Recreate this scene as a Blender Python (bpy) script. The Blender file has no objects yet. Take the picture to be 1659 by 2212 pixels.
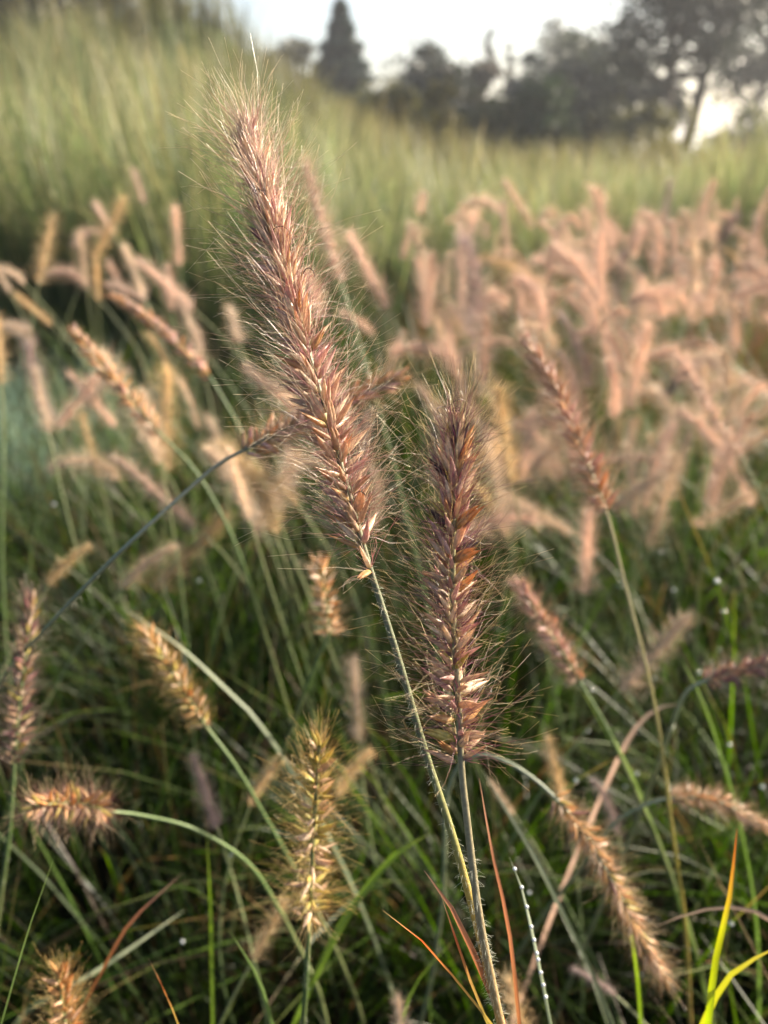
import bpy, math
import numpy as np
from mathutils import Vector, Matrix, Quaternion

# ------------------------------------------------------------------ camera, sky, sun, exposure
scene = bpy.context.scene
COL = scene.collection
HAZE = 0.0017
PITCH = math.radians(24.5)
CAM = np.array([0.0, 0.0, 0.80])
FOC = 1720.0                      # focal length in the pixels of a 1659 x 2212 frame
CX, CY = 829.5, 1106.0
cd = bpy.data.cameras.new('camera')
cam = bpy.data.objects.new('camera', cd)
COL.objects.link(cam)
cam.location = CAM
cam.rotation_euler = (math.pi / 2 - PITCH, 0, 0)
cd.sensor_fit = 'VERTICAL'
cd.sensor_height = 36.0
cd.sensor_width = 27.0
cd.lens = 36.0 * FOC / 2212.0
cd.clip_start = 0.01
cd.clip_end = 2000
cd.dof.use_dof = True
cd.dof.focus_distance = 0.228
cd.dof.aperture_fstop = 8.6
scene.camera = cam

SUN_AZ, SUN_EL = math.radians(63), math.radians(27)     # azimuth to the right of the view direction
world = bpy.data.worlds.new('World')
scene.world = world
world.use_nodes = True
wn = world.node_tree
bg = wn.nodes['Background']
sky = wn.nodes.new('ShaderNodeTexSky')
sky.sky_type = 'NISHITA'
sky.sun_disc = False
sky.sun_elevation = SUN_EL
sky.sun_rotation = SUN_AZ
sky.dust_density = 3.6
sky.air_density = 1.0
wn.links.new(sky.outputs[0], bg.inputs[0])
bg.inputs[1].default_value = 0.075

sl = bpy.data.lights.new('sun', 'SUN')
sl.energy = 5.0
sl.angle = math.radians(0.6)
sl.color = (1.0, 0.89, 0.73)
sun = bpy.data.objects.new('sun', sl)
COL.objects.link(sun)
sdir = Vector((math.sin(SUN_AZ) * math.cos(SUN_EL), math.cos(SUN_AZ) * math.cos(SUN_EL), math.sin(SUN_EL)))
sun.rotation_euler = sdir.to_track_quat('Z', 'Y').to_euler()
sun.location = sdir * 50

vs = scene.view_settings
vs.view_transform = 'Standard'
vs.look = 'None'
vs.gamma = 1.0
vs.exposure = 2.0
vs.use_curve_mapping = False
cy = scene.cycles
cy.max_bounces = 6
cy.diffuse_bounces = 3
cy.glossy_bounces = 2
cy.transmission_bounces = 3
cy.transparent_max_bounces = 4
cy.caustics_reflective = False
cy.caustics_refractive = False
cy.sample_clamp_indirect = 4.0
cy.use_denoising = True
cy.denoiser = 'OPENIMAGEDENOISE'
cy.denoising_input_passes = 'RGB_ALBEDO_NORMAL'

# ------------------------------------------------------------------ helpers
def at(px, py, d):
    """World point seen at a spot of the photograph, d metres in front of the lens."""
    a, b = (px - CX) / FOC * d, -(py - CY) / FOC * d
    s, c = math.sin(PITCH), math.cos(PITCH)
    return CAM + np.array([a, d * c + b * s, -d * s + b * c])

def cam_depth(P):
    s, c = math.sin(PITCH), math.cos(PITCH)
    q = P - CAM
    d = q[..., 1] * c - q[..., 2] * s
    up = q[..., 1] * s + q[..., 2] * c
    return d, q[..., 0], up

def norm(v):
    return v / np.maximum(np.linalg.norm(v, axis=-1, keepdims=True), 1e-9)

def mesh_from(name, V, F, C=None, smooth=True):
    """V (n,3); F list of int arrays (m,k); C (n,3) colours."""
    V = np.ascontiguousarray(V, dtype=np.float32)
    me = bpy.data.meshes.new(name)
    me.vertices.add(len(V))
    me.vertices.foreach_set('co', V.ravel())
    if not isinstance(F, list):
        F = [F]
    F = [f for f in F if len(f)]
    nl = sum(f.size for f in F)
    npoly = sum(len(f) for f in F)
    me.loops.add(nl)
    me.polygons.add(npoly)
    me.loops.foreach_set('vertex_index', np.concatenate([f.ravel() for f in F]).astype(np.int32))
    tot = np.concatenate([np.full(len(f), f.shape[1], dtype=np.int32) for f in F])
    st = np.concatenate([[0], np.cumsum(tot)[:-1]]).astype(np.int32)
    me.polygons.foreach_set('loop_start', st)
    if smooth:
        me.polygons.foreach_set('use_smooth', np.ones(npoly, dtype=bool))
    if C is not None:
        ca = me.color_attributes.new('Col', 'FLOAT_COLOR', 'POINT')
        cc = np.ones((len(V), 4), dtype=np.float32)
        cc[:, :3] = C
        ca.data.foreach_set('color', cc.ravel())
    me.update()
    me.validate()
    return me

def link(name, me, mat, parent=None, kind=None):
    o = bpy.data.objects.new(name, me)
    COL.objects.link(o)
    if mat is not None and not me.materials:
        me.materials.append(mat)
    if parent is not None:
        o.parent = parent
    if kind:
        o['kind'] = kind
    return o

def thing(name, label, cat, loc, group=None):
    o = bpy.data.objects.new(name, None)
    COL.objects.link(o)
    o.empty_display_size = 0.02
    o.location = [float(v) for v in loc]
    o['label'] = label
    o['category'] = cat
    if group:
        o['group'] = group
    return o

def tubes(P, R, C, sides=3, seed=0, cap=False):
    """P (n,k,3) points, R (n,k) radii, C (n,k,3) colours -> V, F, C."""
    P = np.asarray(P, float)
    n, k, _ = P.shape
    R = np.broadcast_to(R, (n, k))
    T = norm(np.gradient(P, axis=1))
    r = np.random.default_rng(seed)
    ref = norm(r.normal(size=(n, 1, 3)))
    U = norm(np.cross(T, ref))
    W = np.cross(T, U)
    a = np.arange(sides) * 2 * math.pi / sides
    V = P[:, :, None] + R[:, :, None, None] * (np.cos(a)[:, None] * U[:, :, None] + np.sin(a)[:, None] * W[:, :, None])
    CC = np.repeat(np.broadcast_to(C, (n, k, 3))[:, :, None], sides, axis=2)
    idx = np.arange(n * k * sides).reshape(n, k, sides)
    a0, a1 = idx[:, :-1], idx[:, 1:]
    F = np.stack([a0, np.roll(a0, -1, 2), np.roll(a1, -1, 2), a1], axis=-1).reshape(-1, 4)
    return V.reshape(-1, 3), F, CC.reshape(-1, 3)

def ribbons(P, Wd, side, C, fold=0.0):
    """flat (or folded) leaves: P (n,k,3), Wd (n,k) half widths, side (n,3) or (n,k,3)."""
    n, k, _ = P.shape
    if side.ndim == 2:
        side = side[:, None]
    T = norm(np.gradient(P, axis=1))
    side = norm(side - T * np.sum(side * T, -1, keepdims=True))
    off = side * Wd[..., None]
    C = np.broadcast_to(C, (n, k, 3))
    if fold:
        nrm = np.cross(T, side)
        mid = P + nrm * Wd[..., None] * fold
        V = np.stack([P - off, mid, P + off], 2)
        CC = np.stack([C, C * 1.08, C], 2)
        m = 3
    else:
        V = np.stack([P - off, P + off], 2)
        CC = np.stack([C, C], 2)
        m = 2
    idx = np.arange(n * k * m).reshape(n, k, m)
    a0, a1 = idx[:, :-1], idx[:, 1:]
    F = np.stack([a0[..., :-1], a0[..., 1:], a1[..., 1:], a1[..., :-1]], -1).reshape(-1, 4)
    return V.reshape(-1, 3), F, CC.reshape(-1, 3)

def join(parts):
    Vs, Fs, Cs, o = [], [], [], 0
    for V, F, C in parts:
        Vs.append(V); Fs.append(F + o); Cs.append(C); o += len(V)
    return np.concatenate(Vs), np.concatenate(Fs), np.concatenate(Cs)

def bez(P0, P1, P2, P3, n):
    t = np.linspace(0, 1, n)[:, None]
    return (1 - t) ** 3 * P0 + 3 * t * (1 - t) ** 2 * P1 + 3 * t * t * (1 - t) * P2 + t ** 3 * P3

def smooth_path(pts, n):
    """Catmull-Rom through points, resampled evenly to n."""
    p = np.asarray(pts, float)
    if len(p) == 2:
        return p[0] + (p[1] - p[0]) * np.linspace(0, 1, n)[:, None]
    q = np.vstack([2 * p[0] - p[1], p, 2 * p[-1] - p[-2]])
    out = []
    for i in range(1, len(q) - 2):
        t = np.linspace(0, 1, 16, endpoint=False)[:, None]
        a, b, c, d = q[i - 1], q[i], q[i + 1], q[i + 2]
        out.append(0.5 * (2 * b + (c - a) * t + (2 * a - 5 * b + 4 * c - d) * t ** 2 + (3 * b - a - 3 * c + d) * t ** 3))
    out = np.vstack(out + [p[-1:]])
    s = np.concatenate([[0], np.cumsum(np.linalg.norm(np.diff(out, axis=0), axis=1))])
    u = np.linspace(0, s[-1], n)
    return np.stack([np.interp(u, s, out[:, j]) for j in range(3)], 1)

def ramp(stops, t):
    """colour stops [(pos, rgb)] -> array"""
    t = np.asarray(t, float)
    xs = [s[0] for s in stops]
    return np.stack([np.interp(t, xs, [s[1][j] for s in stops]) for j in range(3)], -1)

# ------------------------------------------------------------------ materials
def plant_mat(name, trans=0.35, rough=0.45, spec=0.4, var=0.25, nscale=60.0, namt=0.3, tint=(1, 1, 1), stripes=0.0, sheen=0.0):
    m = bpy.data.materials.new(name)
    m.use_nodes = True
    nt = m.node_tree
    N, L = nt.nodes, nt.links
    N.clear()
    out = N.new('ShaderNodeOutputMaterial')
    col = N.new('ShaderNodeVertexColor'); col.layer_name = 'Col'
    oi = N.new('ShaderNodeObjectInfo')
    geo = N.new('ShaderNodeNewGeometry')
    noi = N.new('ShaderNodeTexNoise'); noi.inputs['Scale'].default_value = nscale; noi.inputs['Detail'].default_value = 3
    L.new(geo.outputs['Position'], noi.inputs['Vector'])
    mr = N.new('ShaderNodeMapRange')
    mr.inputs['From Min'].default_value = 0.3; mr.inputs['From Max'].default_value = 0.7
    mr.inputs['To Min'].default_value = 1 - namt; mr.inputs['To Max'].default_value = 1 + namt
    L.new(noi.outputs['Fac'], mr.inputs['Value'])
    ro = N.new('ShaderNodeMapRange')
    ro.inputs['To Min'].default_value = 1 - var; ro.inputs['To Max'].default_value = 1 + var
    L.new(oi.outputs['Random'], ro.inputs['Value'])
    mu = N.new('ShaderNodeMath'); mu.operation = 'MULTIPLY'
    L.new(mr.outputs[0], mu.inputs[0]); L.new(ro.outputs[0], mu.inputs[1])
    mx = N.new('ShaderNodeVectorMath'); mx.operation = 'SCALE'
    L.new(col.outputs['Color'], mx.inputs[0]); L.new(mu.outputs[0], mx.inputs['Scale'])
    tn = N.new('ShaderNodeVectorMath'); tn.operation = 'MULTIPLY'
    tn.inputs[1].default_value = tint
    L.new(mx.outputs[0], tn.inputs[0])
    pb = N.new('ShaderNodeBsdfPrincipled')
    pb.inputs['Roughness'].default_value = rough
    pb.inputs['Specular IOR Level'].default_value = spec
    pb.inputs['Sheen Weight'].default_value = sheen
    L.new(tn.outputs[0], pb.inputs['Base Color'])
    if trans > 0:
        tr = N.new('ShaderNodeBsdfTranslucent')
        hs = N.new('ShaderNodeHueSaturation')
        hs.inputs['Saturation'].default_value = 1.15
        hs.inputs['Value'].default_value = 1.25
        L.new(tn.outputs[0], hs.inputs['Color'])
        L.new(hs.outputs[0], tr.inputs['Color'])
        mix = N.new('ShaderNodeMixShader'); mix.inputs[0].default_value = trans
        L.new(pb.outputs[0], mix.inputs[1]); L.new(tr.outputs[0], mix.inputs[2])
        L.new(mix.outputs[0], out.inputs['Surface'])
    else:
        L.new(pb.outputs[0], out.inputs['Surface'])
    return m

M_spikelet = plant_mat('spikelet_husk', trans=0.38, rough=0.40, spec=0.5, var=0.22, nscale=900, namt=0.22)
M_bristle = plant_mat('bristle', trans=0.4, rough=0.3, spec=0.7, var=0.0, nscale=300, namt=0.25)
M_stem = plant_mat('stem', trans=0.0, rough=0.5, spec=0.35, var=0.1, nscale=700, namt=0.25)
M_hair = plant_mat('stem_hair', trans=0.4, rough=0.4, spec=0.5, var=0.0, nscale=50, namt=0.1)
M_head = plant_mat('distant_spike', trans=0.5, rough=0.5, spec=0.35, var=0.16, nscale=25, namt=0.2)
M_leaf = plant_mat('grass_leaf', trans=0.42, rough=0.45, spec=0.28, var=0.12, nscale=14, namt=0.35)
M_tall = plant_mat('tall_grass_leaf', trans=0.45, rough=0.5, spec=0.3, var=0.0, nscale=2.2, namt=0.3)
M_tree = plant_mat('tree_leaf', trans=0.25, rough=0.55, spec=0.3, var=0.12, nscale=1.2, namt=0.3)
M_bark = plant_mat('bark', trans=0.0, rough=0.9, spec=0.1, var=0.1, nscale=9, namt=0.4)

def ground_mat():
    m = bpy.data.materials.new('soil_and_litter')
    m.use_nodes = True
    nt = m.node_tree
    N, L = nt.nodes, nt.links
    pb = N['Principled BSDF']
    geo = N.new('ShaderNodeNewGeometry')
    n1 = N.new('ShaderNodeTexNoise'); n1.inputs['Scale'].default_value = 35; n1.inputs['Detail'].default_value = 8
    n2 = N.new('ShaderNodeTexNoise'); n2.inputs['Scale'].default_value = 0.4; n2.inputs['Detail'].default_value = 4
    L.new(geo.outputs['Position'], n1.inputs['Vector']); L.new(geo.outputs['Position'], n2.inputs['Vector'])
    r1 = N.new('ShaderNodeValToRGB')
    r1.color_ramp.elements[0].position = 0.35; r1.color_ramp.elements[0].color = (0.010, 0.008, 0.005, 1)
    r1.color_ramp.elements[1].position = 0.7; r1.color_ramp.elements[1].color = (0.05, 0.036, 0.02, 1)
    r2 = N.new('ShaderNodeValToRGB')
    r2.color_ramp.elements[0].position = 0.4; r2.color_ramp.elements[0].color = (0.030, 0.040, 0.012, 1)
    r2.color_ramp.elements[1].position = 0.65; r2.color_ramp.elements[1].color = (0.075, 0.080, 0.028, 1)
    L.new(n1.outputs['Fac'], r1.inputs['Fac']); L.new(n2.outputs['Fac'], r2.inputs['Fac'])
    mx = N.new('ShaderNodeMix'); mx.data_type = 'RGBA'
    sx = N.new('ShaderNodeSeparateXYZ'); L.new(geo.outputs['Position'], sx.inputs[0])
    mr = N.new('ShaderNodeMapRange'); mr.inputs['From Min'].default_value = 3.0; mr.inputs['From Max'].default_value = 8.0
    L.new(sx.outputs['Y'], mr.inputs['Value']); L.new(mr.outputs[0], mx.inputs['Factor'])
    L.new(r1.outputs[0], mx.inputs['A']); L.new(r2.outputs[0], mx.inputs['B'])
    L.new(mx.outputs['Result'], pb.inputs['Base Color'])
    pb.inputs['Roughness'].default_value = 0.95
    pb.inputs['Specular IOR Level'].default_value = 0.1
    bm = N.new('ShaderNodeBump'); bm.inputs['Strength'].default_value = 0.6; bm.inputs['Distance'].default_value = 0.02
    L.new(n1.outputs['Fac'], bm.inputs['Height']); L.new(bm.outputs[0], pb.inputs['Normal'])
    return m

def dew_mat():
    m = bpy.data.materials.new('dew')
    m.use_nodes = True
    pb = m.node_tree.nodes['Principled BSDF']
    pb.inputs['Base Color'].default_value = (0.9, 0.93, 0.95, 1)  # whitish body stands in for the sun glint of clear water
    pb.inputs['Roughness'].default_value = 0.08
    pb.inputs['Transmission Weight'].default_value = 0.45
    pb.inputs['IOR'].default_value = 1.33
    pb.inputs['Specular IOR Level'].default_value = 1.0
    pb.inputs['Coat Weight'].default_value = 1.0
    pb.inputs['Subsurface Weight'].default_value = 0.6
    pb.inputs['Subsurface Radius'].default_value = (0.002, 0.002, 0.002)
    return m

# ------------------------------------------------------------------ ground with the grassy bank
def sstep(a, b, x):
    t = np.clip((x - a) / (b - a), 0, 1)
    return t * t * (3 - 2 * t)

def terrain(x, y):
    x, y = np.asarray(x, float), np.asarray(y, float)
    rise = sstep(3.4, 15, y)
    left = sstep(1.6, -3.2, x - 0.02 * (y - 14))
    z = rise * (0.12 + 1.4 * left) + 1.05 * np.exp(-((x + 3.0) / 1.25) ** 2 - ((y - 14) / 3.5) ** 2)
    z = z * (1 - 0.25 * sstep(18, 40, y))
    return z + rise * 0.10 * (np.sin(x * 1.3 + 0.7 * y) + np.sin(0.8 * x - 1.1 * y))

gx = np.concatenate([np.linspace(-600, -14, 22), np.linspace(-13, 13, 90), np.linspace(14, 600, 22)])
gy = np.concatenate([np.linspace(-60, -2, 8), np.linspace(-1.5, 26, 100), np.linspace(28, 900, 24)])
GX, GY = np.meshgrid(gx, gy)
GZ = terrain(GX, GY)
gi = np.arange(GX.size).reshape(GX.shape)
gf = np.stack([gi[:-1, :-1], gi[:-1, 1:], gi[1:, 1:], gi[1:, :-1]], -1).reshape(-1, 4)
g = link('ground', mesh_from('ground', np.stack([GX, GY, GZ], -1).reshape(-1, 3), gf), ground_mat(), kind='structure')

# ------------------------------------------------------------------ haze, added to grey the trees as lens flare would
def haze_box():
    x0, x1, y0, y1, z0, z1 = -640, 640, -80, 940, -1.3, 11.0
    V = np.array([(x, y, z) for z in (z0, z1) for y in (y0, y1) for x in (x0, x1)], float)
    F = np.array([(0, 2, 3, 1), (4, 5, 7, 6), (0, 1, 5, 4), (2, 6, 7, 3), (0, 4, 6, 2), (1, 3, 7, 5)])
    m = bpy.data.materials.new('added_haze')
    m.use_nodes = True
    nt = m.node_tree
    nt.nodes.clear()
    o = nt.nodes.new('ShaderNodeOutputMaterial')
    v = nt.nodes.new('ShaderNodeVolumePrincipled')
    v.inputs['Color'].default_value = (0.93, 0.95, 1.0, 1)
    v.inputs['Density'].default_value = HAZE
    v.inputs['Anisotropy'].default_value = 0.5
    nt.links.new(v.outputs[0], o.inputs['Volume'])
    link('haze', mesh_from('haze', V, F, smooth=False), m, kind='stuff')
if HAZE:
    haze_box()

# ------------------------------------------------------------------ tall grass behind (stuff)
def arch(root, length, az, phi0, phi1, k, power=1.4):
    n = len(root)
    t = np.linspace(0, 1, k)[None]
    phi = phi0[:, None] + (phi1 - phi0)[:, None] * t ** power
    d = np.stack([np.sin(phi) * np.cos(az)[:, None], np.sin(phi) * np.sin(az)[:, None], np.cos(phi)], -1)
    ds = (length / (k - 1))[:, None, None]
    P = np.concatenate([np.zeros((n, 1, 3)), np.cumsum(d[:, :-1] * ds, 1)], 1) + root[:, None]
    return P

def tuft_field(rng, nt, per, ymin, ymax, hfun, spread, xa=0.62, ypow=1.0, keep=None):
    y = ymin + (ymax - ymin) * rng.random(nt) ** ypow
    x = (rng.random(nt) * 2 - 1) * (xa * y + 0.6)
    if keep is not None:
        k = keep(x, y)
        x, y = x[k], y[k]
    tx, ty = np.repeat(x, per), np.repeat(y, per)
    tone = np.repeat(rng.random(len(x)), per)
    n = len(tx)
    az = rng.random(n) * 2 * math.pi
    rr = rng.random(n) ** 0.7 * spread
    bx, by = tx + np.cos(az) * rr, ty + np.sin(az) * rr
    root = np.stack([bx, by, terrain(bx, by) - 0.01], -1)
    return root, az, tone, n

def tall_grass():
    rng = np.random.default_rng(11)
    parts = []
    # front rank: upright fine clumps, taller on the left
    def front(x, y):
        edge = 2.85 + 0.85 * sstep(-0.5, 1.6, x) + 0.12 * np.sin(3 * x)
        return y > edge
    for (nt, per, y0, y1, yp) in ((620, 44, 2.9, 6.2, 1.2), (520, 34, 6.0, 11.0, 1.0)):
        root, az, tone, n = tuft_field(rng, nt, per, y0, y1, None, 0.13, xa=0.66, ypow=yp, keep=front)
        lf = sstep(0.9, -1.8, root[:, 0])
        H = (0.74 + 0.42 * lf) * (0.55 + 0.45 * rng.random(n)) * np.repeat(0.66 + 0.58 * rng.random(n // per) ** 1.3, per)
        ta = np.repeat(rng.random(n // per) * 6.28, per)
        az = np.where(rng.random(n) < .4, ta, az)
        P = arch(root, H, az, rng.normal(0.07, 0.09, n), np.abs(rng.normal(0.55, 0.4, n)), 6)
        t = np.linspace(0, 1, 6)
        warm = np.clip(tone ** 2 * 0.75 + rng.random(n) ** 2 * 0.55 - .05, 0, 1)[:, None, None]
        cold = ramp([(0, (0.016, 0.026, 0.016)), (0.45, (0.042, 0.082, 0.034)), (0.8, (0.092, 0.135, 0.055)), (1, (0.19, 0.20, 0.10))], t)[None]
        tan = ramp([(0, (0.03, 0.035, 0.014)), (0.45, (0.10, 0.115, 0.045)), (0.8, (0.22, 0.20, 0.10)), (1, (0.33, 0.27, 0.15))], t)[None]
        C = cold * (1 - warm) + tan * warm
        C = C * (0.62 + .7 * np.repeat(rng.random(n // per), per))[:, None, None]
        W = (0.0022 + 0.0018 * rng.random(n))[:, None] * np.array([1, 1.1, 1, .85, .6, .15])[None]
        side = np.stack([-np.sin(az + 1.5 * rng.random(n)), np.cos(az + 1.5 * rng.random(n)), 0 * az], -1)
        P = np.where((root[:, 0] > .42 * root[:, 1] - .2)[:, None, None] & (root[:, 1] < 4.6)[:, None, None], root[:, None] + (P - root[:, None]) * 1.3, P)
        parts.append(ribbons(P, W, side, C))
    # seed-bearing culms standing out of the clumps
    root, az, tone, n = tuft_field(rng, 260, 4, 2.9, 10.0, None, 0.10, xa=0.66, ypow=1.2, keep=front)
    lf = sstep(1.2, -1.8, root[:, 0])
    H = (0.86 + 0.46 * lf) * (0.70 + 0.38 * rng.random(n))
    P = arch(root, H, az, rng.normal(0.08, 0.10, n), np.abs(rng.normal(0.5, 0.4, n)), 8)
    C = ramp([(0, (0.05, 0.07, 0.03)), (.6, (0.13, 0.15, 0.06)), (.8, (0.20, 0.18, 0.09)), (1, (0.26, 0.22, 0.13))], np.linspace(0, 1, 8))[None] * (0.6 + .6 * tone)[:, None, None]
    W = (0.0016 + 0.0010 * rng.random(n))[:, None] * np.array([.9, .9, .8, .7, .8, 1.3, 1.5, .4])[None]
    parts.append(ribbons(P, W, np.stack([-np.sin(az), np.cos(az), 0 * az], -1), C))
    # the slope behind
    root, az, tone, n = tuft_field(rng, 1500, 20, 10.5, 26, None, 0.22, xa=0.66, keep=lambda x, y: (x < 0.5) | (y < 16))
    H = (0.55 + 0.35 * rng.random(n))
    P = arch(root, H, az, rng.normal(0.1, 0.1, n), np.abs(rng.normal(0.5, 0.3, n)), 5)
    t = np.linspace(0, 1, 5)
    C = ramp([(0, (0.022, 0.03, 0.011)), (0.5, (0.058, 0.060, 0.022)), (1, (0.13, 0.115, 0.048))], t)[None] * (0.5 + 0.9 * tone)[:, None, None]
    W = (0.006 + 0.004 * rng.random(n))[:, None] * np.array([1, 1.1, .9, .6, .15])[None]
    side = np.stack([-np.sin(az), np.cos(az), 0 * az], -1)
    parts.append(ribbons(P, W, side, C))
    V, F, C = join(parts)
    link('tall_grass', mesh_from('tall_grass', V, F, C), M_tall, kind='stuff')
tall_grass()

# ------------------------------------------------------------------ fountain grass leaves (stuff)
def in_near_view(P, lim):
    d, a, u = cam_depth(P)
    ds = np.maximum(d, 1e-3)
    inside = (np.abs(a / ds) < 0.56) & (np.abs(u / ds) < 0.74)
    return (((d > -0.02) & (d < lim) & inside) | (np.linalg.norm(P - CAM, axis=-1) < 0.16)).any(axis=1)

LEAF_PTS = []
def leaf_grass():
    rng = np.random.default_rng(5)
    cl = []
    for gy_ in np.arange(-0.14, 3.5, 0.24):
        for gx_ in np.arange(-3.0, 4.01, 0.26):
            x, y = gx_ + rng.normal(0, .06), gy_ + rng.normal(0, .06)
            if x < -0.62 * y - 0.55 or x > 0.62 * y + 1.35:
                continue
            if y > 1.75 + 1.35 * float(sstep(-0.6, 0.5, x)):
                continue
            cl.append((x, y))
    cl = np.array(cl)
    parts = []
    for (per, hmin, hmax, p0, p1, w, seed) in ((215, .28, .55, .12, 1.4, .00095, 1), (120, .20, .40, .2, 1.9, .00095, 2), (14, .42, .62, .06, .8, .0011, 3)):
        r = np.random.default_rng(seed)
        tx, ty = np.repeat(cl[:, 0], per), np.repeat(cl[:, 1], per)
        tone = np.repeat(r.random(len(cl)), per)
        n = len(tx)
        az = r.random(n) * 2 * math.pi
        rr = r.random(n) ** .6 * 0.09
        root = np.stack([tx + np.cos(az) * rr, ty + np.sin(az) * rr, np.zeros(n)], -1)
        L = hmin + (hmax - hmin) * r.random(n)
        P = arch(root, L, az + r.normal(0, .5, n), np.abs(r.normal(p0, .1, n)), np.abs(r.normal(p1, .4, n)), 8, 1.5)
        W = (w * (0.7 + 0.9 * r.random(n)))[:, None] * np.array([.8, 1, 1.05, 1, .9, .72, .45, .06])[None]
        t = np.linspace(0, 1, 8)
        green = ramp([(0, (0.022, 0.028, 0.009)), (.3, (0.022, 0.044, 0.008)), (.8, (0.072, 0.140, 0.014)), (1, (0.15, 0.19, 0.03))], t)[None]  # leaf green, its foot darkened for the shade low in the clump
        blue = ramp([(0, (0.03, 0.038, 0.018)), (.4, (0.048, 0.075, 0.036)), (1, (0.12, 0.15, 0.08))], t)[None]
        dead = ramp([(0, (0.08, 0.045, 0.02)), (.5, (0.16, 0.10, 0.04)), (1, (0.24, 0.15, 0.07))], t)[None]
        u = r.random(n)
        C = np.where((u < .85)[:, None, None], green, np.where((u < .90)[:, None, None], blue, dead)) * (0.17 + 0.17 * tone + 0.80 * r.random(n) ** 3.5)[:, None, None]  # most blades dimmed in colour to deepen the shade inside the clumps
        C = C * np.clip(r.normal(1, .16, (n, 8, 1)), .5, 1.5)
        dry = (r.random(n) < .45)[:, None, None] & (t > .86)[None, :, None]
        C = np.where(dry, np.array([.24, .15, .07]) * (.5 + .5 * tone)[:, None, None], C)
        # a pale glaucous clump on the left
        gl = ((root[:, 0] + 0.70) ** 2 + (root[:, 1] - 1.42) ** 2 < 0.035)
        C = np.where(gl[:, None, None], ramp([(0, (0.06, 0.09, 0.065)), (1, (0.20, 0.28, 0.20))], t)[None], C)
        red = (root[:, 1] > 1.7) & (root[:, 0] > 0.1) & (np.sin(root[:, 0] * 7 + 1) * np.sin(root[:, 1] * 6) > .35)
        C = np.where(red[:, None, None], ramp([(0, (0.07, 0.02, 0.02)), (.6, (0.14, 0.055, 0.038)), (1, (0.22, 0.10, 0.06))], t)[None], C)
        side = np.stack([-np.sin(az + r.normal(0, .6, n)), np.cos(az + r.normal(0, .6, n)), 0.3 * r.normal(size=n)], -1)
        bad = in_near_view(P, 0.40)
        k = ~bad
        LEAF_PTS.append(P[k][:, 3:7].reshape(-1, 3))
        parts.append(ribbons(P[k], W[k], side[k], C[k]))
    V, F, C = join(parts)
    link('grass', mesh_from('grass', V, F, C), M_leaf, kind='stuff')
leaf_grass()

# ------------------------------------------------------------------ trees and shrubs behind
def leaf_cards(c, size, rng, C, elong=1.6):
    n = len(c)
    u = norm(rng.normal(size=(n, 3)))
    v = norm(np.cross(u, rng.normal(size=(n, 3))))
    s = (size * (0.6 + 0.8 * rng.random(n)))[:, None]
    V = np.stack([c - u * s * elong, c - v * s * .6 + u * s * .1, c + u * s * elong, c + v * s * .6], 1)
    F = np.arange(n * 4).reshape(n, 4)
    return V.reshape(-1, 3), F, np.repeat(C, 4, 0)

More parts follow.
